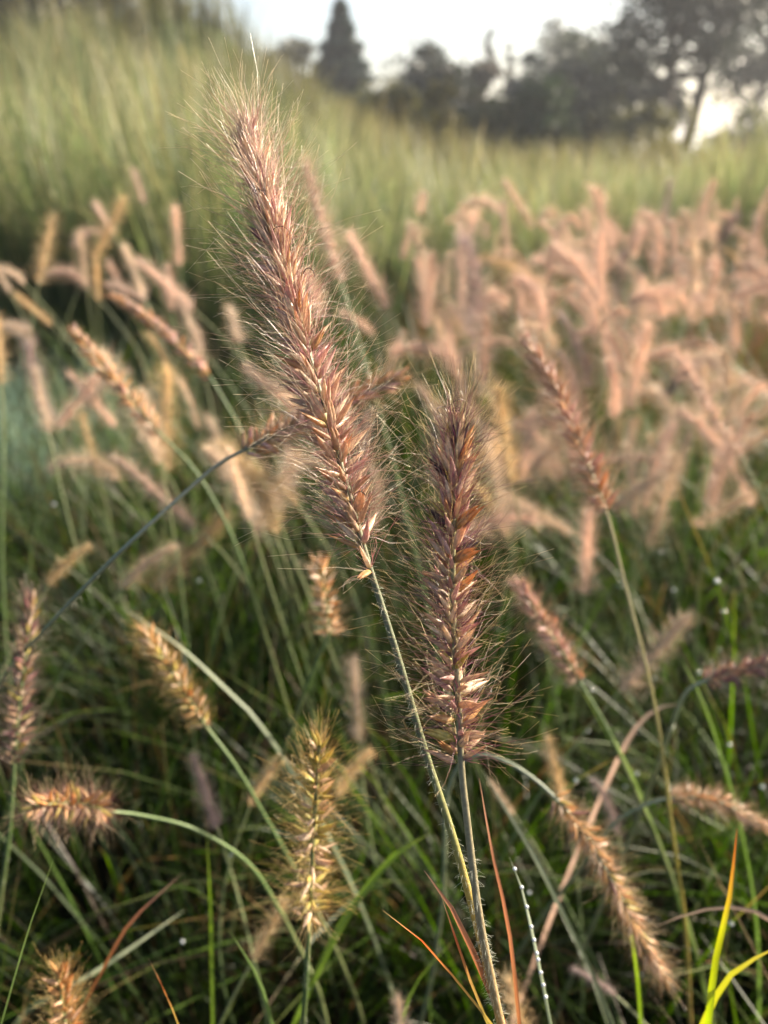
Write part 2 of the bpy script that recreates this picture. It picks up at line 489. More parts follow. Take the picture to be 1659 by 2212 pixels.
def make_tree(name, label, cat, x, y, h, w, col, seed, nc=40, per=220, leaf=0.09, trunk=0.12, cbot=0.25, twin=False, fir=False, spread=0.13, lean=0.0, group=None, density=1.0):
    rng = np.random.default_rng(seed)
    z0 = float(terrain(x, y)) - 0.05
    t = thing(name, label, cat, (x, y, z0), group)
    col = np.array(col)
    tv = []
    trunks = [(0.0, lean)] if not twin else [(-0.28, -0.10), (0.32, 0.16)]
    tops = []
    for (ox, ln) in trunks:
        pts = np.array([[ox * .3, 0, 0], [ox, 0, h * .15], [ox + ln * h * .3 + .04 * h * rng.normal(), .03 * h * rng.normal(), h * .45],
                        [ox + ln * h * .5 + .03 * h * rng.normal(), .02 * h * rng.normal(), h * .72], [ox + ln * h * .6, 0, h * .97]])
        path = smooth_path(pts, 14)
        tops.append(path)
        tv.append(tubes(path[None], np.linspace(trunk, trunk * .12, 14)[None], np.array([0.06, 0.05, 0.04]), 8, seed))
    if fir:
        m = int(nc * per)
        tz = rng.random(m) ** 0.75
        tz = cbot + (0.99 - cbot) * (np.floor(tz * 16) + rng.random(m) ** 2 * .9) / 16
        tz = np.clip(tz, 0, .995)
        rad = w / 2 * (1 - (tz - cbot) / (1.0 - cbot)) ** .9 * np.sqrt(rng.random(m)) * (0.75 + .35 * np.sin(np.floor(tz * 23) * 2.4 + 1))
        a = rng.random(m) * 2 * math.pi
        c = np.stack([rad * np.cos(a), rad * np.sin(a), tz * h - rad * .25], -1)
        C = col * (0.7 + .6 * rng.random((m, 1)))
        nbr = 40
        bz = np.linspace(cbot, .93, nbr) * h
        ba = np.arange(nbr) * 2.4
        bl = w / 2 * (1 - (bz / h - cbot) / (1 - cbot)) * .85
        BP = np.stack([np.stack([np.cos(ba) * bl * s, np.sin(ba) * bl * s, bz - bl * s * .25], -1) for s in (0, .5, 1)], 1)
        tv.append(tubes(BP, np.array([[.03, .02, .008]]), np.array([0.06, 0.05, 0.04]), 4, seed))
    else:
        cc = []
        while len(cc) < nc:
            p = rng.uniform(-1, 1, 3)
            q = np.linalg.norm(p)
            if 0.25 < q < 1:
                cc.append(p * (0.85 + 0.25 * rng.random()))
        cc = np.array(cc)
        cen = np.stack([cc[:, 0] * w / 2, cc[:, 1] * w / 2, h * (cbot + (1 - cbot) * (0.5 + 0.5 * cc[:, 2]))], -1)
        if twin or lean:
            cen[:, 0] += (cen[:, 2] / h) * (lean * h * .6)
        nper = rng.integers(int(per * .4), int(per * 1.6), nc)
        rep = np.repeat(np.arange(nc), nper)
        sc = spread * w * (0.6 + .8 * rng.random(nc))
        c = cen[rep] + rng.normal(size=(len(rep), 3)) * sc[rep][:, None] * np.array([1, 1, .6])
        c[:, 2] = np.maximum(c[:, 2], 0.02)
        tone = (0.6 + .8 * rng.random(nc))[rep][:, None]
        C = col * tone * (0.75 + .5 * rng.random((len(rep), 1)))
        BP = []
        for i in range(nc):
            path = tops[i % len(tops)]
            j = int(np.clip(np.searchsorted(path[:, 2], cen[i, 2] * .72), 2, 12))
            s = path[j]
            BP.append(smooth_path([s, (s + cen[i]) / 2 + np.array([0, 0, .05 * h]) * rng.normal(), cen[i]], 6))
        tv.append(tubes(np.array(BP), np.linspace(trunk * .33, trunk * .06, 6)[None], np.array([0.06, 0.05, 0.04]), 5, seed))
    V, F, CC = join(tv)
    link('trunk', mesh_from('trunk', V, F, CC), M_bark, t)
    V, F, CC = leaf_cards(c, leaf, rng, C)
    link('crown', mesh_from('crown', V, F, CC, smooth=False), M_tree, t)
    return t

def stand(px, top, wpx, y):
    """ground x, height and width of a tree y metres off, from its bearing, top and width in the photograph"""
    z = CAM[2] + y * math.tan(math.atan((CY - top) / FOC) - PITCH)
    d = y * math.cos(PITCH) - (z - CAM[2]) * math.sin(PITCH)
    x = (px - CX) / FOC * d
    return x, z - float(terrain(x, y)) + .05, wpx / FOC * d

DK = (0.028, 0.034, 0.020)
PN = (0.020, 0.032, 0.024)
GY_ = (0.085, 0.085, 0.062)
BR = (0.05, 0.04, 0.025)
TREES = [
    ('fir_tree', 'dark pointed fir standing alone against the sky behind the grass', 'tree', 735, 0, 265, 32, PN, dict(nc=70, per=200, leaf=.12, trunk=.16, cbot=.03, fir=True)),
    ('broadleaf_tree', 'grey-brown thin bush just left of the dark fir', 'tree', 622, 62, 105, 34, GY_, dict(nc=26, per=110, leaf=.08, trunk=.07, cbot=.1)),
    ('broadleaf_tree', 'pale half-bare tree between the fir and the dark round bushes', 'tree', 888, 62, 130, 46, GY_, dict(nc=26, per=50, leaf=.08, trunk=.10)),
    ('round_bush', 'larger dark rounded bush with brown patches left of the narrow bare trees', 'bush', 948, 100, 140, 27, DK, dict(nc=34, per=230, leaf=.08, trunk=.10, cbot=.0)),
    ('round_bush', 'smaller dark brownish round bush beside the larger dark round bush', 'bush', 1030, 118, 105, 29, BR, dict(nc=28, per=200, leaf=.08, trunk=.10, cbot=.0)),
    ('broadleaf_tree', 'taller of the two narrow wispy trees in the middle of the skyline', 'tree', 1060, 48, 34, 48, GY_, dict(nc=16, per=40, leaf=.07, trunk=.08, cbot=.45)),
    ('broadleaf_tree', 'shorter of the two narrow wispy trees in the middle of the skyline', 'tree', 1104, 82, 30, 48, GY_, dict(nc=14, per=36, leaf=.07, trunk=.08, cbot=.45)),
    ('broadleaf_tree', 'grey wide-crowned tree with thin foliage left of the big forked tree', 'tree', 1228, 34, 165, 42, GY_, dict(nc=44, per=100, leaf=.08, trunk=.12)),
    ('pine_tree', 'dark spreading pine right below the grey wide-crowned tree', 'tree', 1285, 92, 215, 28, DK, dict(nc=54, per=190, leaf=.085, trunk=.14, cbot=.05)),
    ('pine_tree', 'dark pine touching the left side of the big forked tree', 'tree', 1410, 96, 130, 26, DK, dict(nc=30, per=170, leaf=.085, trunk=.12, cbot=.08)),
    ('pine_tree', 'dark narrow pine in the gap left of the spreading pine', 'tree', 1148, 118, 80, 30, PN, dict(nc=24, per=180, leaf=.085, trunk=.12, cbot=.02)),
    ('forked_tree', 'big dark tree with two crooked trunks and a high open crown', 'tree', 1532, -260, 400, 20, (0.030, 0.036, 0.024), dict(nc=64, per=120, leaf=.06, trunk=.17, cbot=.36, twin=True, spread=.07)),
    ('broadleaf_tree', 'dark leafy tree at the right edge behind the forked trunks', 'tree', 1690, -120, 230, 25, DK, dict(nc=36, per=110, leaf=.07, trunk=.15, cbot=.30)),
]
for i, (nm, lab, cat, px, top, wpx, y, col, kw) in enumerate(TREES):
    x, h, w = stand(px, top, wpx, y)
    make_tree(nm, lab, cat, x, y, h, w, col, 21 + i, **kw)
SHRUBS = [(848, 178, 150, 17, (.09, .085, .03), 'low olive shrub at the left end of the row, below the fir'),
       (957, 168, 120, 16, (.10, .09, .028), 'olive shrub rising highest in the shrub row, below the round bushes'),
       (1060, 192, 170, 18, (.075, .08, .028), 'wide dull green shrub in the middle of the shrub row'),
       (1178, 176, 130, 17, (.045, .065, .026), 'deep green shrub below the narrow dark pine'),
       (1290, 212, 160, 18, (.05, .05, .022), 'low dark olive shrub below the spreading pine'),
       (1400, 205, 130, 16, (.10, .095, .03), 'olive shrub just left of the forked trunks'),
       (1618, 244, 180, 19, (.08, .085, .05), 'low grey-green shrub right of the forked trunks')]
for i, (px, top, wpx, y, col, lab) in enumerate(SHRUBS):
    x, h, w = stand(px, top, wpx, y)
    make_tree('shrub', lab, 'shrub', x, y, h, w, col, 50 + i, nc=30, per=150, leaf=.05, trunk=.04, cbot=0.0, group='row of shrubs at the far edge of the grass')
for i, (px, top, wpx, y, lab) in enumerate([(40, -60, 260, 20, 'dark brown-green conifer in the top corner above the grassy slope'),
                                        (215, -50, 230, 21, 'dark bush behind the slope beside the corner conifer'),
                                        (340, -30, 150, 22, 'dark bush highest on the crest of the grassy slope')]):
    x, h, w = stand(px, top, wpx, y)
    make_tree('round_bush', lab, 'bush', x, y, h, w, (0.045, 0.040, 0.022), 70 + i, nc=44, per=200, leaf=.07, trunk=.12, cbot=0.0, group='dark bushes behind the grassy slope')

# ------------------------------------------------------------------ fountain grass flower spikes
SPK = {   # colour stops of a spikelet from its foot to its tip
    'tan':    [(0, (0.44, 0.38, 0.14)), (.15, (0.56, 0.40, 0.27)), (.6, (0.62, 0.42, 0.28)), (.9, (0.56, 0.34, 0.20)), (1, (0.40, 0.21, 0.14))],
    'pink':   [(0, (0.42, 0.36, 0.14)), (.2, (0.60, 0.40, 0.35)), (.6, (0.58, 0.37, 0.32)), (.9, (0.50, 0.27, 0.23)), (1, (0.28, 0.12, 0.12))],
    'purple': [(0, (0.36, 0.30, 0.14)), (.2, (0.38, 0.20, 0.18)), (.6, (0.30, 0.13, 0.13)), (1, (0.16, 0.06, 0.08))],
    'orange': [(0, (0.44, 0.34, 0.10)), (.3, (0.60, 0.36, 0.16)), (.8, (0.58, 0.31, 0.12)), (1, (0.42, 0.20, 0.09))],
    'cream':  [(0, (0.48, 0.42, 0.16)), (.3, (0.72, 0.57, 0.42)), (.8, (0.70, 0.54, 0.38)), (1, (0.45, 0.28, 0.18))],
    'yellow': [(0, (0.42, 0.40, 0.10)), (.4, (0.52, 0.44, 0.13)), (.8, (0.50, 0.37, 0.11)), (1, (0.35, 0.21, 0.08))],
    'dark':   [(0, (0.10, 0.05, 0.04)), (.5, (0.05, 0.02, 0.025)), (1, (0.03, 0.012, 0.015))],
}

def spikelet_geo(kind, seed, sides=8, rings=7, open_=0.0):
    """a pointed, keeled husk of unit length along +Z"""
    r = np.random.default_rng(seed)
    parts = []
    lobes = [(0.0, 1.0)] if open_ <= 0 else [(open_, 1.0), (-open_, .93)]
    for (tilt, ln) in lobes:
        t = np.linspace(0, 1, rings)
        rad = 0.108 * np.sin(math.pi * np.clip(t, 0, 1) ** .62) ** .85 * (1.05 - .35 * t) + 0.012 * (1 - t)
        rad[0] = .02; rad[-1] = .003
        a = np.arange(sides) * 2 * math.pi / sides
        ridge = np.where(np.arange(sides) % 2 == 0, 1.0, .84)
        X = rad[:, None] * np.cos(a) * ridge
        Y = rad[:, None] * np.sin(a) * ridge * .72
        bend = .10 * r.normal()
        X = X + (bend * t ** 2 + math.sin(tilt) * t)[:, None] * (1 if tilt == 0 else 1)
        Z = np.broadcast_to((t * ln)[:, None], X.shape)
        V = np.stack([X, Y, Z], -1).reshape(-1, 3)
        idx = np.arange(rings * sides).reshape(rings, sides)
        F = np.stack([idx[:-1], np.roll(idx[:-1], -1, 1), np.roll(idx[1:], -1, 1), idx[1:]], -1).reshape(-1, 4)
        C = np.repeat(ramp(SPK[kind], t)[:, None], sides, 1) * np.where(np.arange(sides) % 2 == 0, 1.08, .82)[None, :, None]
        parts.append((V, F, C.reshape(-1, 3)))
    return join(parts)

SPIKELETS = {}
for k_ in SPK:
    SPIKELETS[k_] = []
    for j in range(3):
        V, F, C = spikelet_geo(k_, 100 + j, open_=(0, 0.0, .13)[j])
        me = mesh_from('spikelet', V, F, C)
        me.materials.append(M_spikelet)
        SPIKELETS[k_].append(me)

def head_frames(axis, n, rng, th0, th1, size, tpow=1.0):
    """spikelet feet, directions, sizes along an axis (points from base to tip)."""
    m = len(axis)
    i = np.arange(n)
    t = 1 - (1 - (i + .5) / n) ** tpow if tpow != 1 else (i + .5) / n
    t = np.clip(t + rng.normal(0, .3 / n, n), 0, .995)
    f = t * (m - 1)
    j = np.minimum(f.astype(int), m - 2)
    A = axis[j] + (axis[j + 1] - axis[j]) * (f - j)[:, None]
    T = norm(np.gradient(axis, axis=0))[j]
    ref = np.array([0.0, 1.0, 0.05])
    U = norm(np.cross(T, ref)); W = np.cross(T, U)
    a = i * 2.39996 + rng.normal(0, .25, n)
    rad = np.cos(a)[:, None] * U + np.sin(a)[:, None] * W
    th = np.radians(th0 + (th1 - th0) * t ** 2.4 + rng.normal(0, 8, n))
    D = norm(T * np.cos(th)[:, None] + rad * np.sin(th)[:, None] + rng.normal(0, .05, (n, 3)))
    S = size * (0.78 + .35 * rng.random(n)) * np.where(t > .93, .8, 1.0)
    return A + rad * .0008, D, S, t, rad, T

def bristle_curves(A, D, S, t, rad, rng, nb, lmin, lmax, k=5, spread=.34, wave=.09):
    n = len(A)
    o = np.repeat(A, nb, 0); d0 = np.repeat(D, nb, 0); r0 = np.repeat(rad, nb, 0)
    N = len(o)
    d = norm(d0 + rng.normal(0, spread, (N, 3)) + r0 * .12)
    L = (lmin * .55 + (lmax - lmin * .55) * rng.random(N) ** 1.3)
    L *= np.repeat(np.where(t > .85, .85, 1.0), nb)
    s = np.linspace(0, 1, k)[None, :, None]
    bend = norm(rng.normal(size=(N, 3)))[:, None]
    wav = norm(rng.normal(size=(N, 3)))[:, None]
    ph = rng.random((N, 1, 1)) * 6.28
    P = o[:, None] + d[:, None] * (L[:, None, None] * s) + bend * L[:, None, None] * (.10 + .26 * rng.random((N, 1, 1)) ** 2) * s ** 2 + wav * L[:, None, None] * wave * (np.sin(s * 7 + ph) - np.sin(ph)) * s
    return P, N

BRI = {
    'rose':   ((0.46, 0.20, 0.25), (0.44, 0.23, 0.22), (0.46, 0.32, 0.22), (0.72, 0.63, 0.48)),
    'purple': ((0.32, 0.08, 0.17), (0.20, 0.07, 0.09), (0.20, 0.11, 0.07), (0.66, 0.54, 0.32)),
    'tan':    ((0.34, 0.20, 0.13), (0.40, 0.26, 0.15), (0.50, 0.36, 0.20), (0.60, 0.48, 0.28)),
    'pink':   ((0.46, 0.24, 0.22), (0.48, 0.30, 0.23), (0.54, 0.38, 0.26), (0.62, 0.48, 0.34)),
    'gold':   ((0.30, 0.16, 0.09), (0.36, 0.22, 0.08), (0.50, 0.36, 0.13), (0.60, 0.46, 0.20)),
    'mauve':  ((0.16, 0.08, 0.11), (0.18, 0.10, 0.11), (0.26, 0.18, 0.14), (0.42, 0.34, 0.26)),
}
def bristle_colours(kind, N, k, rng):
    b = BRI[kind]
    s = np.linspace(0, 1, k)
    C = ramp([(0, b[0]), (.4, b[1]), (.72, b[2]), (1, b[3])], s)[None]
    sh = rng.random((N, 1, 1))
    light = np.array(b[3]) * .9
    C = C * (0.75 + .5 * sh)
    return np.where(rng.random((N, 1, 1)) < .18, light[None, None] * (0.8 + .3 * sh), C)

def ground_path(top, tangent, rng, spread=.05):
    """carry a stem from its last fixed point down to the ground"""
    h = max(top[2], .05)
    back = -np.asarray(tangent)
    flat = back.copy(); flat[2] = 0
    root = np.array([top[0], top[1], 0.0]) + flat * h * .45 + np.append(rng.normal(0, spread, 2), 0)
    root[2] = float(terrain(root[0], root[1])) - .005
    P1 = top + back * h * .33
    P1[2] = max(P1[2], .05)
    P2 = np.array([root[0] * .85 + top[0] * .15, root[1] * .85 + top[1] * .15, h * .35])
    return bez(top, P1, P2, root, 14), root

def stem_mesh(path, r0, r1, stops, sides, rng, ribs=True, fv=.8):
    k = len(path)
    t = np.interp(np.linspace(0, 1, k), [0, fv, 1], [0, .85, 1])
    R = r0 + (r1 - r0) * t
    V, F, C = tubes(path[None], R[None], ramp(stops, t)[None], sides, 3)
    if ribs:
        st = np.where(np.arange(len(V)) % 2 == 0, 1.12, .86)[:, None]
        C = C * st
    return V, F, C

STEMC = {
    'hero': [(0, (0.30, 0.27, 0.10)), (.25, (0.14, 0.13, 0.06)), (.45, (0.115, 0.125, 0.07)), (.58, (0.13, 0.14, 0.065)), (.66, (0.22, 0.20, 0.06)), (.73, (0.42, 0.28, 0.06)), (.85, (0.42, 0.19, 0.06)), (1, (0.3, 0.14, 0.06))],
    'grey': [(0, (0.24, 0.22, 0.08)), (.3, (0.19, 0.17, 0.10)), (.6, (0.20, 0.17, 0.10)), (.8, (0.34, 0.22, 0.10)), (1, (0.3, 0.15, 0.07))],
    'green': [(0, (0.17, 0.18, 0.08)), (.3, (0.11, 0.15, 0.06)), (.7, (0.075, 0.115, 0.035)), (1, (0.12, 0.12, 0.05))],
    'blue': [(0, (0.20, 0.19, 0.13)), (.3, (0.20, 0.22, 0.15)), (.7, (0.18, 0.21, 0.12)), (1, (0.12, 0.12, 0.05))],
    'ochre': [(0, (0.40, 0.30, 0.18)), (.3, (0.34, 0.29, 0.14)), (.6, (0.34, 0.27, 0.05)), (1, (0.30, 0.16, 0.06))],
}

def place_spikelet(me, loc, d, size, rng, parent, name='spikelet'):
    o = bpy.data.objects.new(name, me)
    COL.objects.link(o)
    o.parent = parent
    q = Vector(d).to_track_quat('Z', 'Y') @ Quaternion((0, 0, 1), rng.random() * 6.28)
    o.matrix_local = Matrix.LocRotScale(Vector(loc), q, Vector((size,) * 3))
    return o

def near_spike(label, axis_px, stem_px, n, nb, kinds, bri, stemc, seed, size=.0095, lb=(.012, .024), th=(48, 12), br=.00007, tpow=1.0, hairs=0, k=5, styles=0, loose=(), spread=.34, group='fountain grass spikes close to the lens', r=(.0006, .0014)):
    """a flower spike near the lens: stem, every spikelet of its own, bristles"""
    rng = np.random.default_rng(seed)
    ax = smooth_path([at(*p) for p in axis_px], 40)              # base -> tip
    st = [at(*p) for p in stem_px]
    lower = smooth_path([ax[0]] + st, 30) if st else ax[:1]
    tan = norm(lower[-2] - lower[-1]) if st else norm(ax[1] - ax[0])
    fall, root = ground_path(lower[-1], tan, rng)
    path = np.vstack([ax[::-1][::2], lower[1:], fall[1:]])
    plen = lambda q: np.linalg.norm(np.diff(q, axis=0), axis=1).sum()
    path = smooth_path(path[::2], 110)
    fv = (plen(ax) + plen(lower)) / plen(path) if len(lower) > 1 else plen(ax) / plen(path)
    wob = rng.normal(0, 1, (14, 3)) * np.array([1, 1, .2]) * .0005
    path = path + smooth_path(wob, len(path))
    t = thing('flower_spike', label, 'flower spike', root, group)
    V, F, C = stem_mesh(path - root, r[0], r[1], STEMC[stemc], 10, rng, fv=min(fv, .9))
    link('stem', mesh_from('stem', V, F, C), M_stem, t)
    A, D, S, tt, rad, T = head_frames(ax, n, rng, th[0], th[1], size, tpow)
    if loose:                                                     # stragglers below the head
        i = [np.argmin(np.abs(path @ np.array([0, 0, 1]) - at(*p)[2])) for p in loose]
        A = np.vstack([A, path[i]]); D = np.vstack([D, norm(norm(rng.normal(size=(len(i), 3))) + np.array([0, -.4, .3]))])
        S = np.concatenate([S, np.full(len(i), size * .9)]); tt = np.concatenate([tt, np.zeros(len(i))]); rad = np.vstack([rad, D[-len(i):]])
    names, wts = zip(*kinds)
    pick = rng.choice(len(names), len(A), p=np.array(wts) / sum(wts))
    for i in range(len(A)):
        kd = names[pick[i]]
        place_spikelet(SPIKELETS[kd][int(rng.integers(3))], A[i] - root, D[i], S[i], rng, t)
    P, N = bristle_curves(A - root, D, S, tt, rad, rng, nb, lb[0], lb[1], k, spread)
    Cb = bristle_colours(bri, N, k, rng)
    V, F, C = tubes(P, br * np.linspace(1, .45, k)[None], Cb, 3, seed)
    link('bristles', mesh_from('bristles', V, F, C), M_bristle, t, 'stuff')
    if hairs:
        i = rng.integers(18, 62, hairs)
        f = rng.random(hairs)[:, None]
        o = path[i] * (1 - f) + path[i + 1] * f - root
        d = norm(rng.normal(size=(hairs, 3)) * np.array([1, 1, .5]) + np.array([0, 0, .15]))
        L = (.0012 + .0018 * rng.random(hairs))[:, None, None]
        s = np.linspace(0, 1, 3)[None, :, None]
        P = o[:, None] + d[:, None] * (L * s + .0007) + np.array([0, 0, -.3]) * L * s ** 2
        V, F, C = tubes(P, np.array([[.000035, .00003, .00002]]), np.array([.62, .62, .52]), 3, 1)
        link('stem_hairs', mesh_from('stem_hairs', V, F, C), M_hair, t, 'stuff')
    for q in range(styles):
        i = int(rng.integers(len(A)))
        a = np.linspace(0, 2.4 + 1.5 * rng.random(), 9)
        rr = .0016 + .0014 * rng.random()
        base = A[i] + D[i] * S[i] * .8 - root
        u = norm(D[i] + rng.normal(0, .3, 3)); v = norm(np.cross(u, rng.normal(size=3)))
        P = base + np.sin(a)[:, None] * u * rr + (1 - np.cos(a))[:, None] * v * rr
        V, F, C = tubes(P[None], np.linspace(.00018, .00007, 9)[None], np.array([.045, .022, .018]), 5, q)
        link('withered_style', mesh_from('withered_style', V, F, C), M_stem, t)
    return t

HA = near_spike('tallest sharp spike, leaning left across the frame with long pale bristles',
    [(785, 1185, .232), (742, 1030, .233), (690, 850, .235), (621, 610, .240), (570, 420, .245), (537, 292, .249)],
    [(822, 1300, .232), (870, 1450, .231), (922, 1630, .230), (978, 1800, .230), (1028, 1985, .232), (1062, 2130, .236), (1086, 2230, .240)],
    225, 13, [('tan', 7), ('pink', 2), ('cream', 3), ('orange', 2), ('purple', .2)], 'rose', 'hero', 1, size=.0110, lb=(.013, .032), th=(58, 13), tpow=1.25, hairs=900, styles=9,
    loose=[(800, 1225, .232), (795, 1215, .232)], spread=.36)
HB = near_spike('shorter sharp upright spike with dark purple bristles, beside the leaning tall one',
    [(992, 1650, .218), (985, 1500, .217), (976, 1320, .216), (978, 1150, .216), (983, 1010, .217), (987, 925, .218)],
    [(1006, 1760, .219), (1025, 1900, .221), (1045, 2040, .225), (1068, 2150, .230), (1088, 2235, .236)],
    140, 12, [('tan', 7), ('pink', 4), ('purple', .5), ('orange', 1.1), ('cream', 2.6), ('dark', .5), ('yellow', .35)], 'purple', 'grey', 2, size=.0100, lb=(.013, .029), th=(60, 15), tpow=1.15, hairs=1300, styles=7, spread=.40)

near_spike('yellow-green bristly spike low in the middle, facing the lens', [(668, 1985, .325), (676, 1830, .310), (688, 1610, .292)], [(664, 2100, .335), (655, 2230, .35)],
    95, 11, [('yellow', 6), ('cream', 2), ('tan', 2)], 'gold', 'green', 3, size=.0095, lb=(.012, .022), th=(78, 22), hairs=250, spread=.5)
near_spike('dusky mauve spike upright at the left edge', [(32, 1650, .42), (48, 1480, .415), (66, 1290, .41)], [(18, 1790, .43), (2, 1930, .44)],
    95, 13, [('purple', 3), ('tan', 2), ('yellow', 1.5), ('cream', .6)], 'mauve', 'green', 4, size=.0095, lb=(.010, .019), th=(52, 14), hairs=150)
near_spike('bushy purplish spike with yellow heart, bending left on an arched stem', [(222, 1752, .40), (190, 1738, .38), (130, 1735, .36), (75, 1742, .345)],
    [(300, 1762, .41), (420, 1795, .42), (540, 1870, .44), (620, 1990, .46)],
    80, 11, [('orange', 3), ('yellow', 2), ('tan', 3)], 'purple', 'green', 5, size=.0095, lb=(.011, .021), th=(75, 25), spread=.5)
near_spike('golden brown spike cut by the bottom left corner', [(155, 2330, .35), (142, 2210, .335), (130, 2100, .325)], [(160, 2420, .36)],
    70, 13, [('orange', 5), ('tan', 3)], 'gold', 'green', 6, size=.0095, lb=(.010, .018), th=(60, 14))
near_spike('short golden spike left of the middle, leaning left on a pale stem', [(445, 1568, .43), (385, 1470, .425), (312, 1365, .42)], [(505, 1650, .435), (570, 1760, .45), (640, 1880, .47)],
    75, 15, [('yellow', 3), ('orange', 3), ('cream', 3)], 'gold', 'green', 7, size=.0092, lb=(.009, .016), th=(60, 20))
near_spike('drooping orange-brown spike hanging towards the bottom right', [(1195, 1722, .385), (1262, 1800, .385), (1335, 1930, .385), (1385, 2030, .385), (1432, 2110, .385)],
    [(1140, 1676, .388), (1075, 1640, .392), (1010, 1640, .40), (965, 1730, .42), (955, 1950, .46)],
    130, 12, [('orange', 5), ('tan', 3), ('yellow', 1.5), ('purple', 1)], 'tan', 'blue', 8, size=.0090, lb=(.009, .018), th=(58, 18))
near_spike('furry tan spike lying level at the right edge', [(1445, 1722, .46), (1545, 1728, .46), (1660, 1790, .46)], [(1400, 1735, .465), (1330, 1775, .48), (1270, 1850, .50)],
    90, 12, [('tan', 5), ('cream', 3), ('orange', 2)], 'tan', 'blue', 9, size=.0085, lb=(.008, .015), th=(56, 18))
near_spike('pink-tipped spike right of the sharp pair, leaning left on a long ochre stem', [(1312, 1108, .43), (1262, 985, .43), (1205, 850, .435), (1140, 735, .44)],
    [(1342, 1230, .43), (1392, 1420, .43), (1430, 1600, .435), (1455, 1800, .445), (1480, 2000, .46), (1492, 2230, .485)],
    120, 18, [('orange', 2), ('tan', 4), ('pink', 4)], 'pink', 'ochre', 10, size=.0105, lb=(.013, .026), th=(56, 16))
near_spike('half-hidden plume on a blue-grey slanting stem behind the tall spike', [(525, 975, .33), (640, 915, .335), (750, 865, .34), (865, 815, .345)],
    [(470, 1005, .33), (390, 1075, .325), (290, 1165, .32), (200, 1252, .335), (115, 1340, .37), (40, 1420, .43), (-10, 1490, .50)],
    100, 11, [('pink', 3), ('tan', 4), ('orange', 2)], 'tan', 'blue', 11, size=.0092, lb=(.009, .018), th=(56, 16), hairs=200, r=(.0007, .0013))
near_spike('orange-tan spike in the left middle, leaning left over the mint clump', [(345, 935, .55), (255, 830, .55), (160, 715, .55)], [(430, 1030, .555), (510, 1180, .57), (560, 1330, .59)],
    95, 9, [('orange', 5), ('tan', 4), ('pink', 1)], 'tan', 'green', 12, size=.0100, lb=(.007, .013), th=(58, 18))
near_spike('soft pink-orange spike behind the left of the tall one, leaning left', [(455, 815, .62), (355, 715, .62), (245, 640, .62)], [(520, 930, .63), (575, 1060, .65)],
    95, 10, [('pink', 4), ('orange', 4), ('tan', 2)], 'pink', 'green', 13, size=.0100, lb=(.008, .014), th=(46, 12))
near_spike('brown-pink spike below the pink-tipped one, leaning left', [(1252, 1475, .46), (1190, 1370, .46), (1118, 1262, .46)], [(1300, 1560, .465), (1345, 1650, .475)],
    85, 12, [('pink', 4), ('tan', 4)], 'pink', 'green', 14, size=.0088, lb=(.009, .017), th=(56, 18))
near_spike('dark brown furry spike half out of the right edge', [(1520, 1470, .45), (1600, 1448, .45), (1690, 1425, .45)], [(1480, 1500, .455), (1450, 1580, .47)],
    80, 13, [('tan', 4), ('purple', 3)], 'mauve', 'blue', 15, size=.0088, lb=(.009, .016), th=(58, 18))
near_spike('frayed pale orange spike with star-like husks between tall stem and left stems', [(712, 1375, .46), (705, 1310, .455), (690, 1215, .45)], [(690, 1420, .465), (650, 1520, .48)],
    48, 8, [('orange', 4), ('cream', 4)], 'tan', 'green', 16, size=.0105, lb=(.009, .016), th=(75, 25))

# templates for spikes farther off: heads along +Z, bowed towards +X
TEMPL = {}
PALEHEAD = {'tan': (.76, .66, .56), 'pink': (.77, .635, .55), 'gold': (.72, .60, .42), 'mauve': (.48, .40, .38)}
def template(bri, kinds, bend, seed, n=64, nb=15):
    rng = np.random.default_rng(seed)
    L = .1
    if bend:
        a = np.linspace(-bend / 2, bend / 2, 24)
        d = np.stack([np.sin(a), 0 * a, np.cos(a)], -1) * L / 23
        ax = np.vstack([[0, 0, 0], np.cumsum(d, 0)[:-1]])
        ch = norm(ax[-1])
        ax = np.stack([ax @ np.array([ch[2], 0, -ch[0]]), 0 * a, ax @ ch], -1)
        ax *= L / ax[-1, 2]
    else:
        ax = np.array([0, 0, 1.0]) * np.linspace(0, L, 24)[:, None]
    A, D, S, tt, rad, T = head_frames(ax, n, rng, 44, 12, .0098, 1.1)
    S = S * np.interp(tt, [0, .12, .7, 1], [.5, .85, .75, .4])
    parts = []
    names, wts = zip(*kinds)
    pick = rng.choice(len(names), n, p=np.array(wts) / sum(wts))
    for i in range(n):
        V, F, C = spikelet_geo(names[pick[i]], i, sides=4, rings=4)
        q = np.array(Vector(D[i]).to_track_quat('Z', 'Y').to_matrix())
        parts.append(((V * S[i]) @ q.T + A[i], F, C))
    parts.append(tubes(ax[None], np.full((1, 24), .0008), np.array([.25, .22, .1]), 5))
    V, F, C = join(parts)
    C = C * .35 + np.array(PALEHEAD[bri]) * .65
    ms = mesh_from('spikelets', V, F, C); ms.materials.append(M_head)
    P, N = bristle_curves(A, D, S, tt, rad, rng, nb, .008, .023, 3, .46, .05)
    V, F, C = tubes(P, np.array([[.00013, .00010, .00005]]), bristle_colours(bri, N, 3, rng) * .3 + np.array(PALEHEAD[bri]) * .7, 3, seed)
    mb = mesh_from('bristles', V, F, C); mb.materials.append(M_head)
    e0 = norm(ax[1] - ax[0])
    return ms, mb, e0

